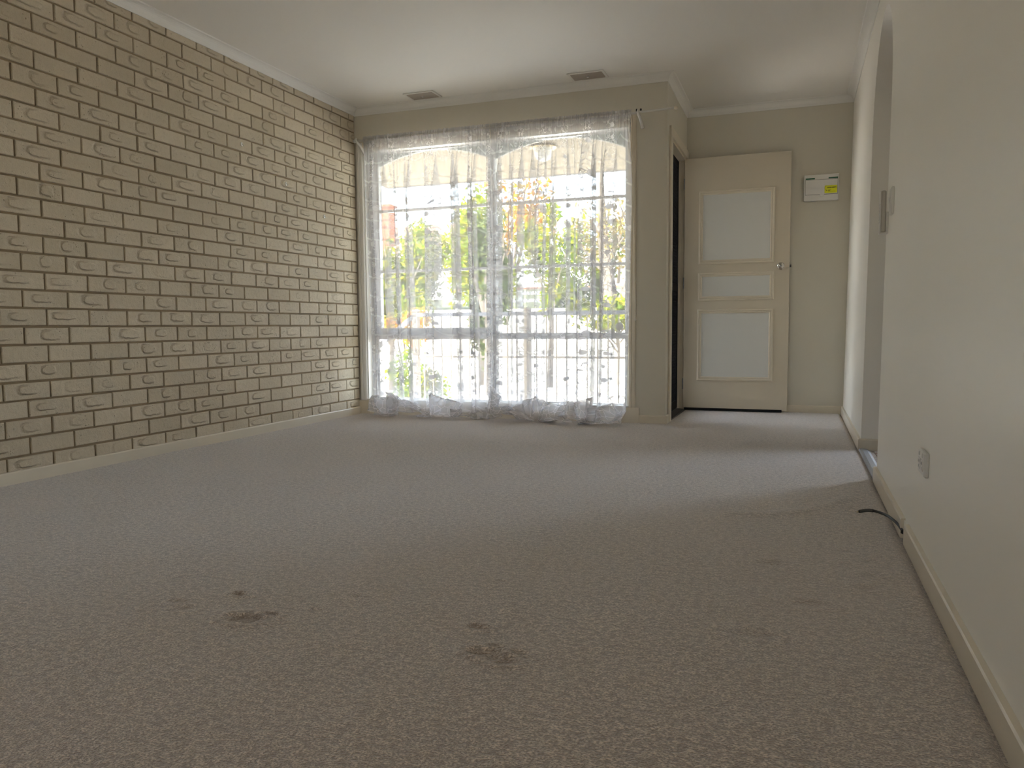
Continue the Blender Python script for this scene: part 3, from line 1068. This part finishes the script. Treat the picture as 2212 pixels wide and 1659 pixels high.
def curtain(name, xa_top, xb_top, xa_bot, xb_bot, seed, nf, label, fwd, L):
    NU, NV = 420, 120
    r = random.Random(seed)
    # irregular fold phase: cumulative of random fold widths
    ws = [r.choice((.45, .6, .8, 1.1, 1.6, 2.1)) * r.uniform(.85, 1.15) for _ in range(nf)]
    tot = sum(ws)
    edges = [0]
    for w_ in ws:
        edges.append(edges[-1] + w_ / tot)
    amps = [r.choice((.25, .5, .9, 1.4, 1.9)) * r.uniform(.8, 1.2) for _ in range(nf + 1)]

    def phase(s):
        for i in range(nf):
            if s <= edges[i + 1] or i == nf - 1:
                t = (s - edges[i]) / (edges[i + 1] - edges[i])
                am = amps[i] + (amps[i + 1] - amps[i]) * t
                return i + t, am
    rows = []
    uvs = []
    full = 2.05
    z_top = RZ + .028
    for j in range(NV + 1):
        v = L * (j / NV)
        row = []
        for i in range(NU + 1):
            s = i / NU
            ph, am = phase(s)
            th = 2 * math.pi * ph
            k = min(1, max(0, (v - .03) / .5))
            kk = k * k * (3 - 2 * k)
            t = min(1, v / 2.1)
            xa = xa_top + (xa_bot - xa_top) * t
            xb_ = xb_top + (xb_bot - xb_top) * t
            fwid = ws[min(nf - 1, int(ph))] / tot * (xb_ - xa)
            A = (.004 + .018 * kk) * (.5 + .5 * am)
            B = (.3 + (1.25 + 1.3 * am) * kk) * fwid / (2 * math.pi)
            # drifting folds
            dr_ = .035 * noise.noise((s * 3.1 + seed, v * .35, 5)) * kk
            sw = .35 * math.sin(v * 1.3 + seed + ph * 1.7) * kk
            x = xa + (xb_ - xa) * s - B * math.sin(th + sw) + dr_
            y = RY + A * math.cos(th + sw + .25) + .003 * math.sin(th * 3 + v * 2) * kk
            # pinched gathers at the heading
            y += .006 * (1 - kk) * math.sin(th * 5 + 3 * noise.noise((s * 30, 0, seed)))
            if v < .05:
                y -= .010 * math.exp(-((v - .028) / .012) ** 2)
            z = z_top - v
            # heading ruffle is uneven
            if v < .03:
                z += .006 * noise.noise((s * 60, seed, 2)) * (1 - v / .03)
            # pooling on the floor
            n1 = noise.noise((s * 5.3 + seed * 3, 1.7, 0))
            n2 = noise.noise((s * 14 + seed, 4.2, 0))
            hk = .105 + .10 * n1 + .05 * n2              # height at which this part breaks
            hk = max(.03, hk)
            vb = z_top - hk                               # cloth length used up to the break
            if v > vb:
                q = v - vb
                # cloth curls out and lies in angular folds on the carpet
                n3 = noise.noise((s * 3.6 + seed * 1.3, q * 3, 2.0))
                n4 = noise.noise((s * 7.5 + seed * 2.3, q * 5, 7.0))
                n5 = noise.noise((s * 4.5 + seed * 4.1, q * 4, 11.0))
                rdg = max(0, 1 - 2.6 * abs(n3))
                rd2 = max(0, 1 - 2.4 * abs(n4))
                ramp = min(1, q / .06)
                fall = hk * max(0, 1 - q / (hk * 1.3)) ** 1.1
                z = max(.004, fall + (.13 * rdg ** 1.3 + .045 * rd2) * ramp * max(0, 1 - q / .42))
                y = y - fwd * (q * .55) - (.07 * n5 + .05 * rdg) * ramp
                x = x + (.10 * n4 + .12 * n5) * min(1, q / .10)
                x += (.5 - s) * .04 * min(1, q / .1)
            row.append((x, min(y, -.028), z))
            uvs.append((s * (xb_top - xa_top) * full, v))
        rows.append(row)
    vs = [p for r_ in rows for p in r_]
    n = NU + 1
    fs = [(j * n + i, j * n + i + 1, (j + 1) * n + i + 1, (j + 1) * n + i) for j in range(NV) for i in range(NU)]
    me = bpy.data.meshes.new(name)
    me.from_pydata(vs, [], fs)
    ul = me.uv_layers.new(name='UVMap')
    lv = [0] * len(me.loops)
    me.loops.foreach_get('vertex_index', lv)
    flat = []
    for i in lv:
        flat += uvs[i]
    ul.data.foreach_set('uv', flat)
    me.materials.append(M['lace'])
    me.shade_smooth()
    o = bpy.data.objects.new(name, me)
    COL.objects.link(o)
    return tag(o, label, 'curtain', 'lace curtains on the front window')


curtain('lace_curtain', .128, 1.204, .175, 1.196, 3, 16, 'sheer white lace curtain panel next to the brick wall', .75, 2.335)
curtain('lace_curtain', 1.209, 2.268, 1.207, 2.205, 8, 19, 'sheer white lace curtain panel nearer the front door', .80, 2.36)

# blind cord
bc = thing('blind_cord', (2.285, -.03, .74), 'thin pale blind cord with toggle hanging right of the curtains', 'cord')
P = Sub(bc)
P('cord', 'trim', MB().tube([(2.268, -.026, 2.10), (2.272, -.028, 1.6), (2.280, -.030, 1.1), (2.292, -.030, .765)], .0016, 6))
P('cord', 'trim', MB().tube([(2.276, -.026, 2.10), (2.277, -.029, 1.6), (2.284, -.032, 1.1), (2.293, -.031, .765)], .0016, 6))
P('toggle', 'trim', MB().lathe((2.2925, -.030, .770), (0, 0, -1), [(.003, 0), (.007, .006), (.009, .018), (.008, .028), (.003, .032)], 12), True)
P('cord_cleat', 'plastic', MB().box(2.236, 2.250, -.034, -.018, 2.070, 2.088, .003))

# ------------------------------------------------------------------ hooks on the brick wall
for (y, z, l) in ((-1.393, 1.887, 'white wall hook on brick, highest and nearest the ceiling'), (-.934, 1.712, 'white wall hook on brick, middle of the descending three'), (-.470, 1.546, 'white wall hook on brick, lowest and nearest the window')):
    h = thing('wall_hook', (0, y, z), l, 'hook', 'small hooks on the brick wall')
    P = Sub(h)
    n = 16
    P('plate', 'hook', MB().prism([(y + .0085 * math.cos(2 * math.pi * i / n), z + .014 * math.sin(2 * math.pi * i / n)) for i in range(n)], 'x', .0005, .0045))
    P('hook', 'hook', MB().tube([(.004, y, z + .004), (.012, y, z - .002), (.016, y, z - .010), (.020, y, z - .004)], .0022, 8), True)

# ------------------------------------------------------------------ right wall fittings
zc = 1.212
xw = WX(zc)
ls = thing('light_switch', (xw, -1.995, zc), 'white light switch plate on the wall just before the arch', 'light switch')
P = Sub(ls)
P('plate', 'plastic', MB().box(xw - .012, xw + .002, -2.032, -1.960, zc - .055, zc + .055, .004))
P('rocker', 'plastic', MB().prism([(xw - .012, zc - .012), (xw - .0165, zc + .010), (xw - .012, zc + .014)], 'y', -2.004, -1.988))

zc2 = 1.19
xw = WX(zc2)
rc = thing('remote_control', (xw, -1.81, 1.10), 'slim grey and white remote control in a wall cradle at the arch edge', 'remote control')
P = Sub(rc)
P('cradle', 'plastic', MB().box(xw - .010, xw + .002, -1.834, -1.782, 1.098, 1.19, .002))
P('cradle_lip', 'plastic', MB().box(xw - .036, xw - .008, -1.834, -1.782, 1.096, 1.102, .001))
P('body', 'grey_plastic', MB().box(xw - .031, xw - .0105, -1.832, -1.784, 1.103, 1.283, .005))
fc = P('face', 'plastic', MB().box(xw - .0345, xw - .0305, -1.831, -1.785, 1.104, 1.282, .0015))
for k in range(8):
    for yy in (-1.822, -1.808, -1.794):
        P('button', 'white_trim', MB().lathe((xw - .0345, yy, 1.150 + k * .0125), (-1, 0, 0), [(.0042, 0), (.0042, .0016), (.003, .0022)], 8), parent=fc)

zc3 = .307
xw = WX(zc3)
go = thing('power_outlet', (xw, -3.13, zc3), 'white power outlet plate low on the near right wall', 'power outlet')
P = Sub(go)
P('plate', 'plastic', MB().box(xw - .013, xw + .002, -3.190, -3.074, zc3 - .036, zc3 + .036, .005))
for yy in (-3.158, -3.106):
    s_ = P('socket', 'plastic', MB().box(xw - .0155, xw - .012, yy - .018, yy + .018, zc3 - .020, zc3 + .012, .003))
    for (dy_, dz_, an) in ((-.007, .002, 30), (.007, .002, -30), (0, -.012, 0)):
        P('pin_slot', 'black', MB().box(xw - .0160, xw - .0154, yy + dy_ - .001, yy + dy_ + .001, zc3 + dz_ - .004, zc3 + dz_ + .004), parent=s_)
    P('rocker', 'plastic', MB().box(xw - .0165, xw - .012, yy - .005, yy + .005, zc3 + .018, zc3 + .030, .002))

# cable with the white plate where the baseboard is cut
cb = thing('black_cable', (3.70, -2.65, 0), 'short black cable curling out of the right baseboard onto the carpet', 'cable')
P = Sub(cb)
ctl = [(3.726, -2.800, .022), (3.722, -2.780, .020), (3.715, -2.705, .024), (3.697, -2.610, .026), (3.665, -2.545, .026), (3.635, -2.525, .024), (3.605, -2.532, .018)]


def cat(pts, n=8):
    pts = [Vector(p) for p in pts]
    pp = [pts[0] * 2 - pts[1]] + pts + [pts[-1] * 2 - pts[-2]]
    out = []
    for i in range(1, len(pp) - 2):
        for k in range(n):
            t_ = k / n
            a, b, c, d = pp[i - 1], pp[i], pp[i + 1], pp[i + 2]
            out.append(.5 * ((2 * b) + (c - a) * t_ + (2 * a - 5 * b + 4 * c - d) * t_ ** 2 + (3 * b - a - 3 * c + d) * t_ ** 3))
    out.append(pts[-1])
    return out


cp = cat(ctl)
P('sheath', 'black', MB().tube(cp, .0048, 10), True)
P('sleeve', 'dark_grey', MB().tube(cp[-14:-1], .0062, 10), True)
P('core', 'brass', MB().tube([cp[-1], cp[-1] + Vector((-.006, -.002, -.002))], .0016, 8))
P('strain_relief', 'black', MB().lathe((3.735, -2.803, .020), (-1, .25, .05), [(.009, 0), (.009, .012), (.006, .02)], 10))
wp = tag(MB().box(WX(.03) - .004, WX(.03) + .003, -2.846, -2.764, -.005, .052, .001).build('cable_plate', 'white_trim'), 'small white plate set in the baseboard gap behind the black cable', 'wall plate')

# ------------------------------------------------------------------ outside: porch
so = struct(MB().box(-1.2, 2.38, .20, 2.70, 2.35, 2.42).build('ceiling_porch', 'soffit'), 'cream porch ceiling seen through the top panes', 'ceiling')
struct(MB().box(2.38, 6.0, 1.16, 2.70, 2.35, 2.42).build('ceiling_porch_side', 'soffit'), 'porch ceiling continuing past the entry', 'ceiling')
struct(MB().box(-1.25, 6.0, 2.70, 2.76, 2.345, 2.52).build('trim_8', 'grey_rail'), 'fascia board along the porch edge', 'trim')
struct(MB().box(-1.2, 6.0, .2, 2.75, -.6, -.16).build('floor_porch', 'concrete'), 'concrete porch slab outside the window', 'floor')
pl = thing('porch_lamp', (1.17, 1.33, 2.35), 'round bowl porch lamp on the porch ceiling outside', 'lamp')
P = Sub(pl)
P('bowl', 'white_board', MB().lathe((1.17, 1.33, 2.345), (0, 0, -1), [(.085, .0), (.085, .02), (.080, .07), (.062, .11), (.030, .13), (.004, .135)], 28), True)
P('rim', 'brass', MB().lathe((1.17, 1.33, 2.345), (0, 0, -1), [(.085, -.005), (.115, .0), (.125, .012), (.115, .02), (.086, .018)], 28), True)

bl = thing('balustrade', (.4, 2.6, -.16), 'timber porch balustrade with thin uprights seen through the lace', 'railing')
P = Sub(bl)
P('top_rail', 'grey_rail', MB().box(-.82, 6.0, 2.57, 2.63, .825, .868, .004))
P('bottom_rail', 'timber', MB().box(-.82, 6.0, 2.585, 2.615, .352, .376, .003))
for x in (-.80, .575, 2.3, 4.0):
    P('post', 'timber', MB().box(x - .035, x + .035, 2.565, 2.635, -.16, .885, .004))
    P('post_cap', 'timber', MB().prism([(x - .04, .885), (x + .04, .885), (x + .03, .905), (x, .915), (x - .03, .905)], 'y', 2.56, 2.64))
x = -.70
while x < 3.0:
    if min(abs(x - q) for q in (-.80, .575, 2.3)) > .05:
        P('baluster', 'timber', MB().box(x - .007, x + .007, 2.593, 2.607, -.14, .826, .001))
    x += .115
hr = tag(MB().prism([(2.57, 0), (2.63, 0), (2.63, .05), (2.57, .05)], 'x', 0, 1).build('stair_rail', 'grey_rail'), 'sloping grey stair handrail left of the balustrade', 'railing')
bpy.data.objects.remove(hr)
mb = MB()
mb.prism([(-.845, .85), (-1.9, .05), (-1.9, .0), (-.845, .795)], 'y', 2.57, 2.63)
mb.box(-1.93, -1.87, 2.57, 2.63, -.6, .09)
tag(mb.build('stair_rail', 'grey_rail'), 'sloping grey stair handrail left of the balustrade', 'railing')

# ---- ground
struct(MB().box(-60, 60, 2.75, 14.0, -.75, -.6).build('ground', 'concrete'), 'pale sunlit driveway in front of the house', 'ground')
struct(MB().box(-80, 80, 14.0, 90, -.75, -.3).build('ground_far', 'lawn'), 'dry grass beyond the white wall', 'ground')
struct(MB().box(-60, 60, -40, YR - .2, -.6, -.12).build('ground_rear', 'concrete'), 'paving behind the house', 'ground')

gw = thing('garden_wall', (-3, 12, -.6), 'pale sunlit garden wall beyond the driveway', 'wall')
P = Sub(gw)
P('wall', 'render_wall', MB().box(-16, 10, 12.0, 12.2, -.6, 1.05))
P('coping', 'render_wall', MB().box(-16, 10, 11.95, 12.25, 1.05, 1.12, .01))

rf = thing('rail_fence', (-1, 16, -.3), 'white rail fence with one red rail on the far bank', 'fence')
P = Sub(rf)
for z, mt, dz in ((1.42, 'white_board', .10), (1.64, 'white_board', .09), (1.80, 'red_board', .05), (1.95, 'white_board', .10)):
    P('rail', mt, MB().box(-6.4, 4.0, 16.0, 16.05, z - .02, z + dz - .02))
for k in range(6):
    P('post', 'white_board', MB().box(-6.3 + k * 2.0, -6.2 + k * 2.0, 16.05, 16.15, -.3, 2.02))
struct(MB().prism([(14.0, -.3), (17.5, 1.3), (40, 3.0), (40, -.3)], 'x', -40, 40).build('bank', 'lawn'), 'grassy bank rising behind the garden wall', 'ground')

# ---- plants


def foliage(seed, c, rad, n, size, hollow=.3, clump=10):
    r = random.Random(seed)
    cl = []
    for _ in range(clump):
        while True:
            p = Vector((r.uniform(-1, 1), r.uniform(-1, 1), r.uniform(-1, 1)))
            if p.length < 1:
                break
        cl.append((p * .75, r.uniform(.25, .5)))
    vs, fs = [], []
    for _ in range(n):
        q, rr = cl[r.randrange(clump)]
        d = Vector((r.gauss(0, 1), r.gauss(0, 1), r.gauss(0, 1))).normalized()
        p = q + d * rr * (r.uniform(hollow, 1))
        p = Vector((c[0] + p.x * rad[0], c[1] + p.y * rad[1], c[2] + p.z * rad[2]))
        nrm = Vector((r.gauss(0, 1), r.gauss(0, 1), r.gauss(0, 1) + .6)).normalized()
        t_ = nrm.orthogonal().normalized()
        t_ = Matrix.Rotation(r.uniform(0, 6.28), 3, nrm) @ t_
        b_ = nrm.cross(t_)
        s_ = size * r.uniform(.6, 1.3)
        i = len(vs)
        vs += [p - t_ * s_, p + b_ * s_ * .45 + nrm * s_ * .08, p + t_ * s_, p - b_ * s_ * .45 + nrm * s_ * .08]
        fs.append((i, i + 1, i + 2, i + 3))
    return MB().add(vs, fs)


def plain_build(mb, name, mat, parent):
    me = bpy.data.meshes.new(name)
    me.from_pydata(mb.v, [], mb.f)
    me.materials.append(M[mat])
    o = bpy.data.objects.new(name, me)
    COL.objects.link(o)
    o.parent = parent
    return o


def plant(name, loc, rad, zc_, mat, n, size, label, cat_, seed, trunk=.06, group=None, branches=5):
    t_ = thing(name, loc, label, cat_, group)
    fo = foliage(seed, (0, 0, zc_ - loc[2]), rad, n, size, clump=14)
    plain_build(fo, 'foliage', mat, t_)
    r = random.Random(seed + 100)
    mb = MB()
    hz = zc_ - loc[2]
    mb.tube([(0, 0, -.05), (.03, .02, hz * .5), (-.02, 0, hz)], [trunk, trunk * .8, trunk * .4], 8)
    for k in range(branches):
        a_ = r.uniform(0, 6.28)
        mb.tube([(0, 0, hz * r.uniform(.35, .7)), (rad[0] * .4 * math.cos(a_), rad[1] * .4 * math.sin(a_), hz * .85), (rad[0] * .8 * math.cos(a_), rad[1] * .8 * math.sin(a_), hz + rad[2] * r.uniform(-.1, .6))], [trunk * .5, trunk * .35, trunk * .1], 6)
    o = mb.build('trunk', 'bark', t_)
    return t_


TG = 'trees and shrubs in the front yard'
plant('shrub', (-4.55, 8.8, -.6), (1.3, .85, 1.2), 1.65, 'leaf_green', 3600, .085, 'big green shrub behind the left window panes', 'shrub', 1, group=TG)
plant('shrub', (-1.75, 4.3, -.6), (.62, .45, .62), -.10, 'leaf_yellow', 1500, .055, 'yellow green shrub low at the left window corner', 'shrub', 2, .025, TG)
plant('shrub', (-2.55, 5.6, -.6), (.50, .45, .42), .72, 'leaf_orange', 1100, .05, 'orange leaved shrub beside the stair rail', 'shrub', 3, .025, TG)
plant('tree', (-3.25, 10.6, -.6), (.95, .8, 1.55), 2.35, 'leaf_yellow', 2400, .085, 'yellow and green autumn tree left of the window mullion', 'tree', 4, .08, TG)
plant('tree', (-3.55, 13.2, -.6), (1.3, 1.0, 2.0), 3.6, 'leaf_orange', 1500, .09, 'tall autumn tree with orange crown behind the yellow tree', 'tree', 5, .1, TG)
plant('tree', (-2.15, 8.2, -.6), (.5, .5, 1.7), 1.7, 'leaf_dark', 2200, .08, 'dark conifer behind the window mullion', 'tree', 6, .09, TG)
plant('tree', (-1.55, 10.3, -.6), (.70, .6, 1.25), 2.15, 'leaf_yellow', 1800, .08, 'bright lime tree right of the window mullion', 'tree', 7, .07, TG)
plant('shrub', (-.25, 11.0, -.6), (1.3, .7, .55), 1.05, 'leaf_green', 1700, .08, 'low green hedge in front of the pale garden wall', 'shrub', 9, .04, TG)
plant('shrub', (1.75, 13.4, -.6), (.8, .6, .55), 1.95, 'leaf_yellow', 900, .08, 'small bright shrub beside the bare tree', 'shrub', 10, .04, TG)
plant('tree', (-7.4, 16.4, .6), (1.3, 1.0, 1.6), 3.0, 'leaf_green', 1800, .10, 'leafy green tree below the orange chimney', 'tree', 12, .1, TG)

plant('shrub', (-1.9, 14.0, -.35), (1.1, .6, .9), 1.35, 'leaf_dark', 2000, .09, 'dark shrub behind the garden wall under the lime tree', 'shrub', 21, .05, TG)
plant('shrub', (.85, 14.3, -.35), (1.0, .6, .8), 1.4, 'leaf_dark', 1800, .09, 'dark shrub behind the garden wall right of the bare tree', 'shrub', 22, .05, TG)
plant('tree', (-6.4, 13.0, -.6), (1.1, .8, 1.5), 2.1, 'leaf_dark', 2400, .09, 'dark leafy tree behind the big green shrub', 'tree', 23, .08, TG)
plant('tree', (-.1, 18.6, .9), (1.5, 1.0, 1.7), 3.6, 'leaf_brown', 1800, .09, 'tan leaved tree beyond the white rail fence', 'tree', 24, .08, TG)
plant('tree', (-4.75, 14.6, -.3), (1.2, .8, 1.5), 2.5, 'leaf_green', 2400, .09, 'green tree between the yellow autumn tree and chimney', 'tree', 31, .08, TG)
plant('tree', (-2.55, 17.9, .9), (1.3, .9, 1.5), 3.0, 'leaf_green', 2000, .09, 'green tree beyond the rail fence behind the lime tree', 'tree', 32, .08, TG)
bt = thing('tree', (-.75, 12.9, -.6), 'large bare forked tree with few tan leaves at the right', 'tree', TG)
mb = MB()
mb.tube([(0, 0, -.1), (.05, 0, 1.2), (-.12, 0, 2.2), (-.30, .1, 3.4), (-.35, .1, 5.0)], [.24, .2, .17, .13, .05], 10)
mb.tube([(.05, 0, 1.3), (.35, -.05, 2.2), (.75, 0, 3.1), (1.25, 0, 4.4)], [.17, .14, .11, .04], 10)
for k in range(16):
    r = random.Random(200 + k)
    b0 = Vector((r.uniform(-.3, .7), 0, r.uniform(2.2, 3.6)))
    d = Vector((r.uniform(-1, 1), r.uniform(-.5, .5), r.uniform(.2, 1.0))) * r.uniform(.6, 1.5)
    mb.tube([b0, b0 + d * .5 + Vector((0, 0, .1)), b0 + d], [.045, .028, .008], 6)
mb.build('trunk', 'bark', bt)
plain_build(foliage(77, (.3, 0, 3.5), (1.7, 1.0, 1.5), 900, .075, clump=20), 'foliage', 'leaf_brown', bt)

# ---- distant house with chimney
ho = thing('house', (-14, 27, 0), 'distant house with terracotta roof and orange brick chimney', 'house')
P = Sub(ho)
P('wall', 'render_wall', MB().box(-20, -10.5, 25, 32, -.3, 3.6))
P('roof', 'roof', MB().prism([(24.4, 3.5), (28.5, 5.4), (32.6, 3.5), (32.6, 3.6), (28.5, 5.55), (24.4, 3.62)], 'x', -20.6, -10.0))
P('chimney', 'orange_brick', MB().box(-14.35, -13.75, 25.6, 26.2, 3.8, 6.05))
P('chimney_cap', 'orange_brick', MB().box(-14.42, -13.68, 25.53, 26.27, 6.05, 6.15))
for x in (-18.5, -15.8, -12.8):
    f_ = P('window', 'window_frame', MB().box(x, x + 1.3, 24.97, 25.02, 1.2, 2.5))
    P('window_glass', 'glass', MB().box(x + .1, x + 1.2, 24.955, 24.97, 1.3, 2.4), parent=f_)
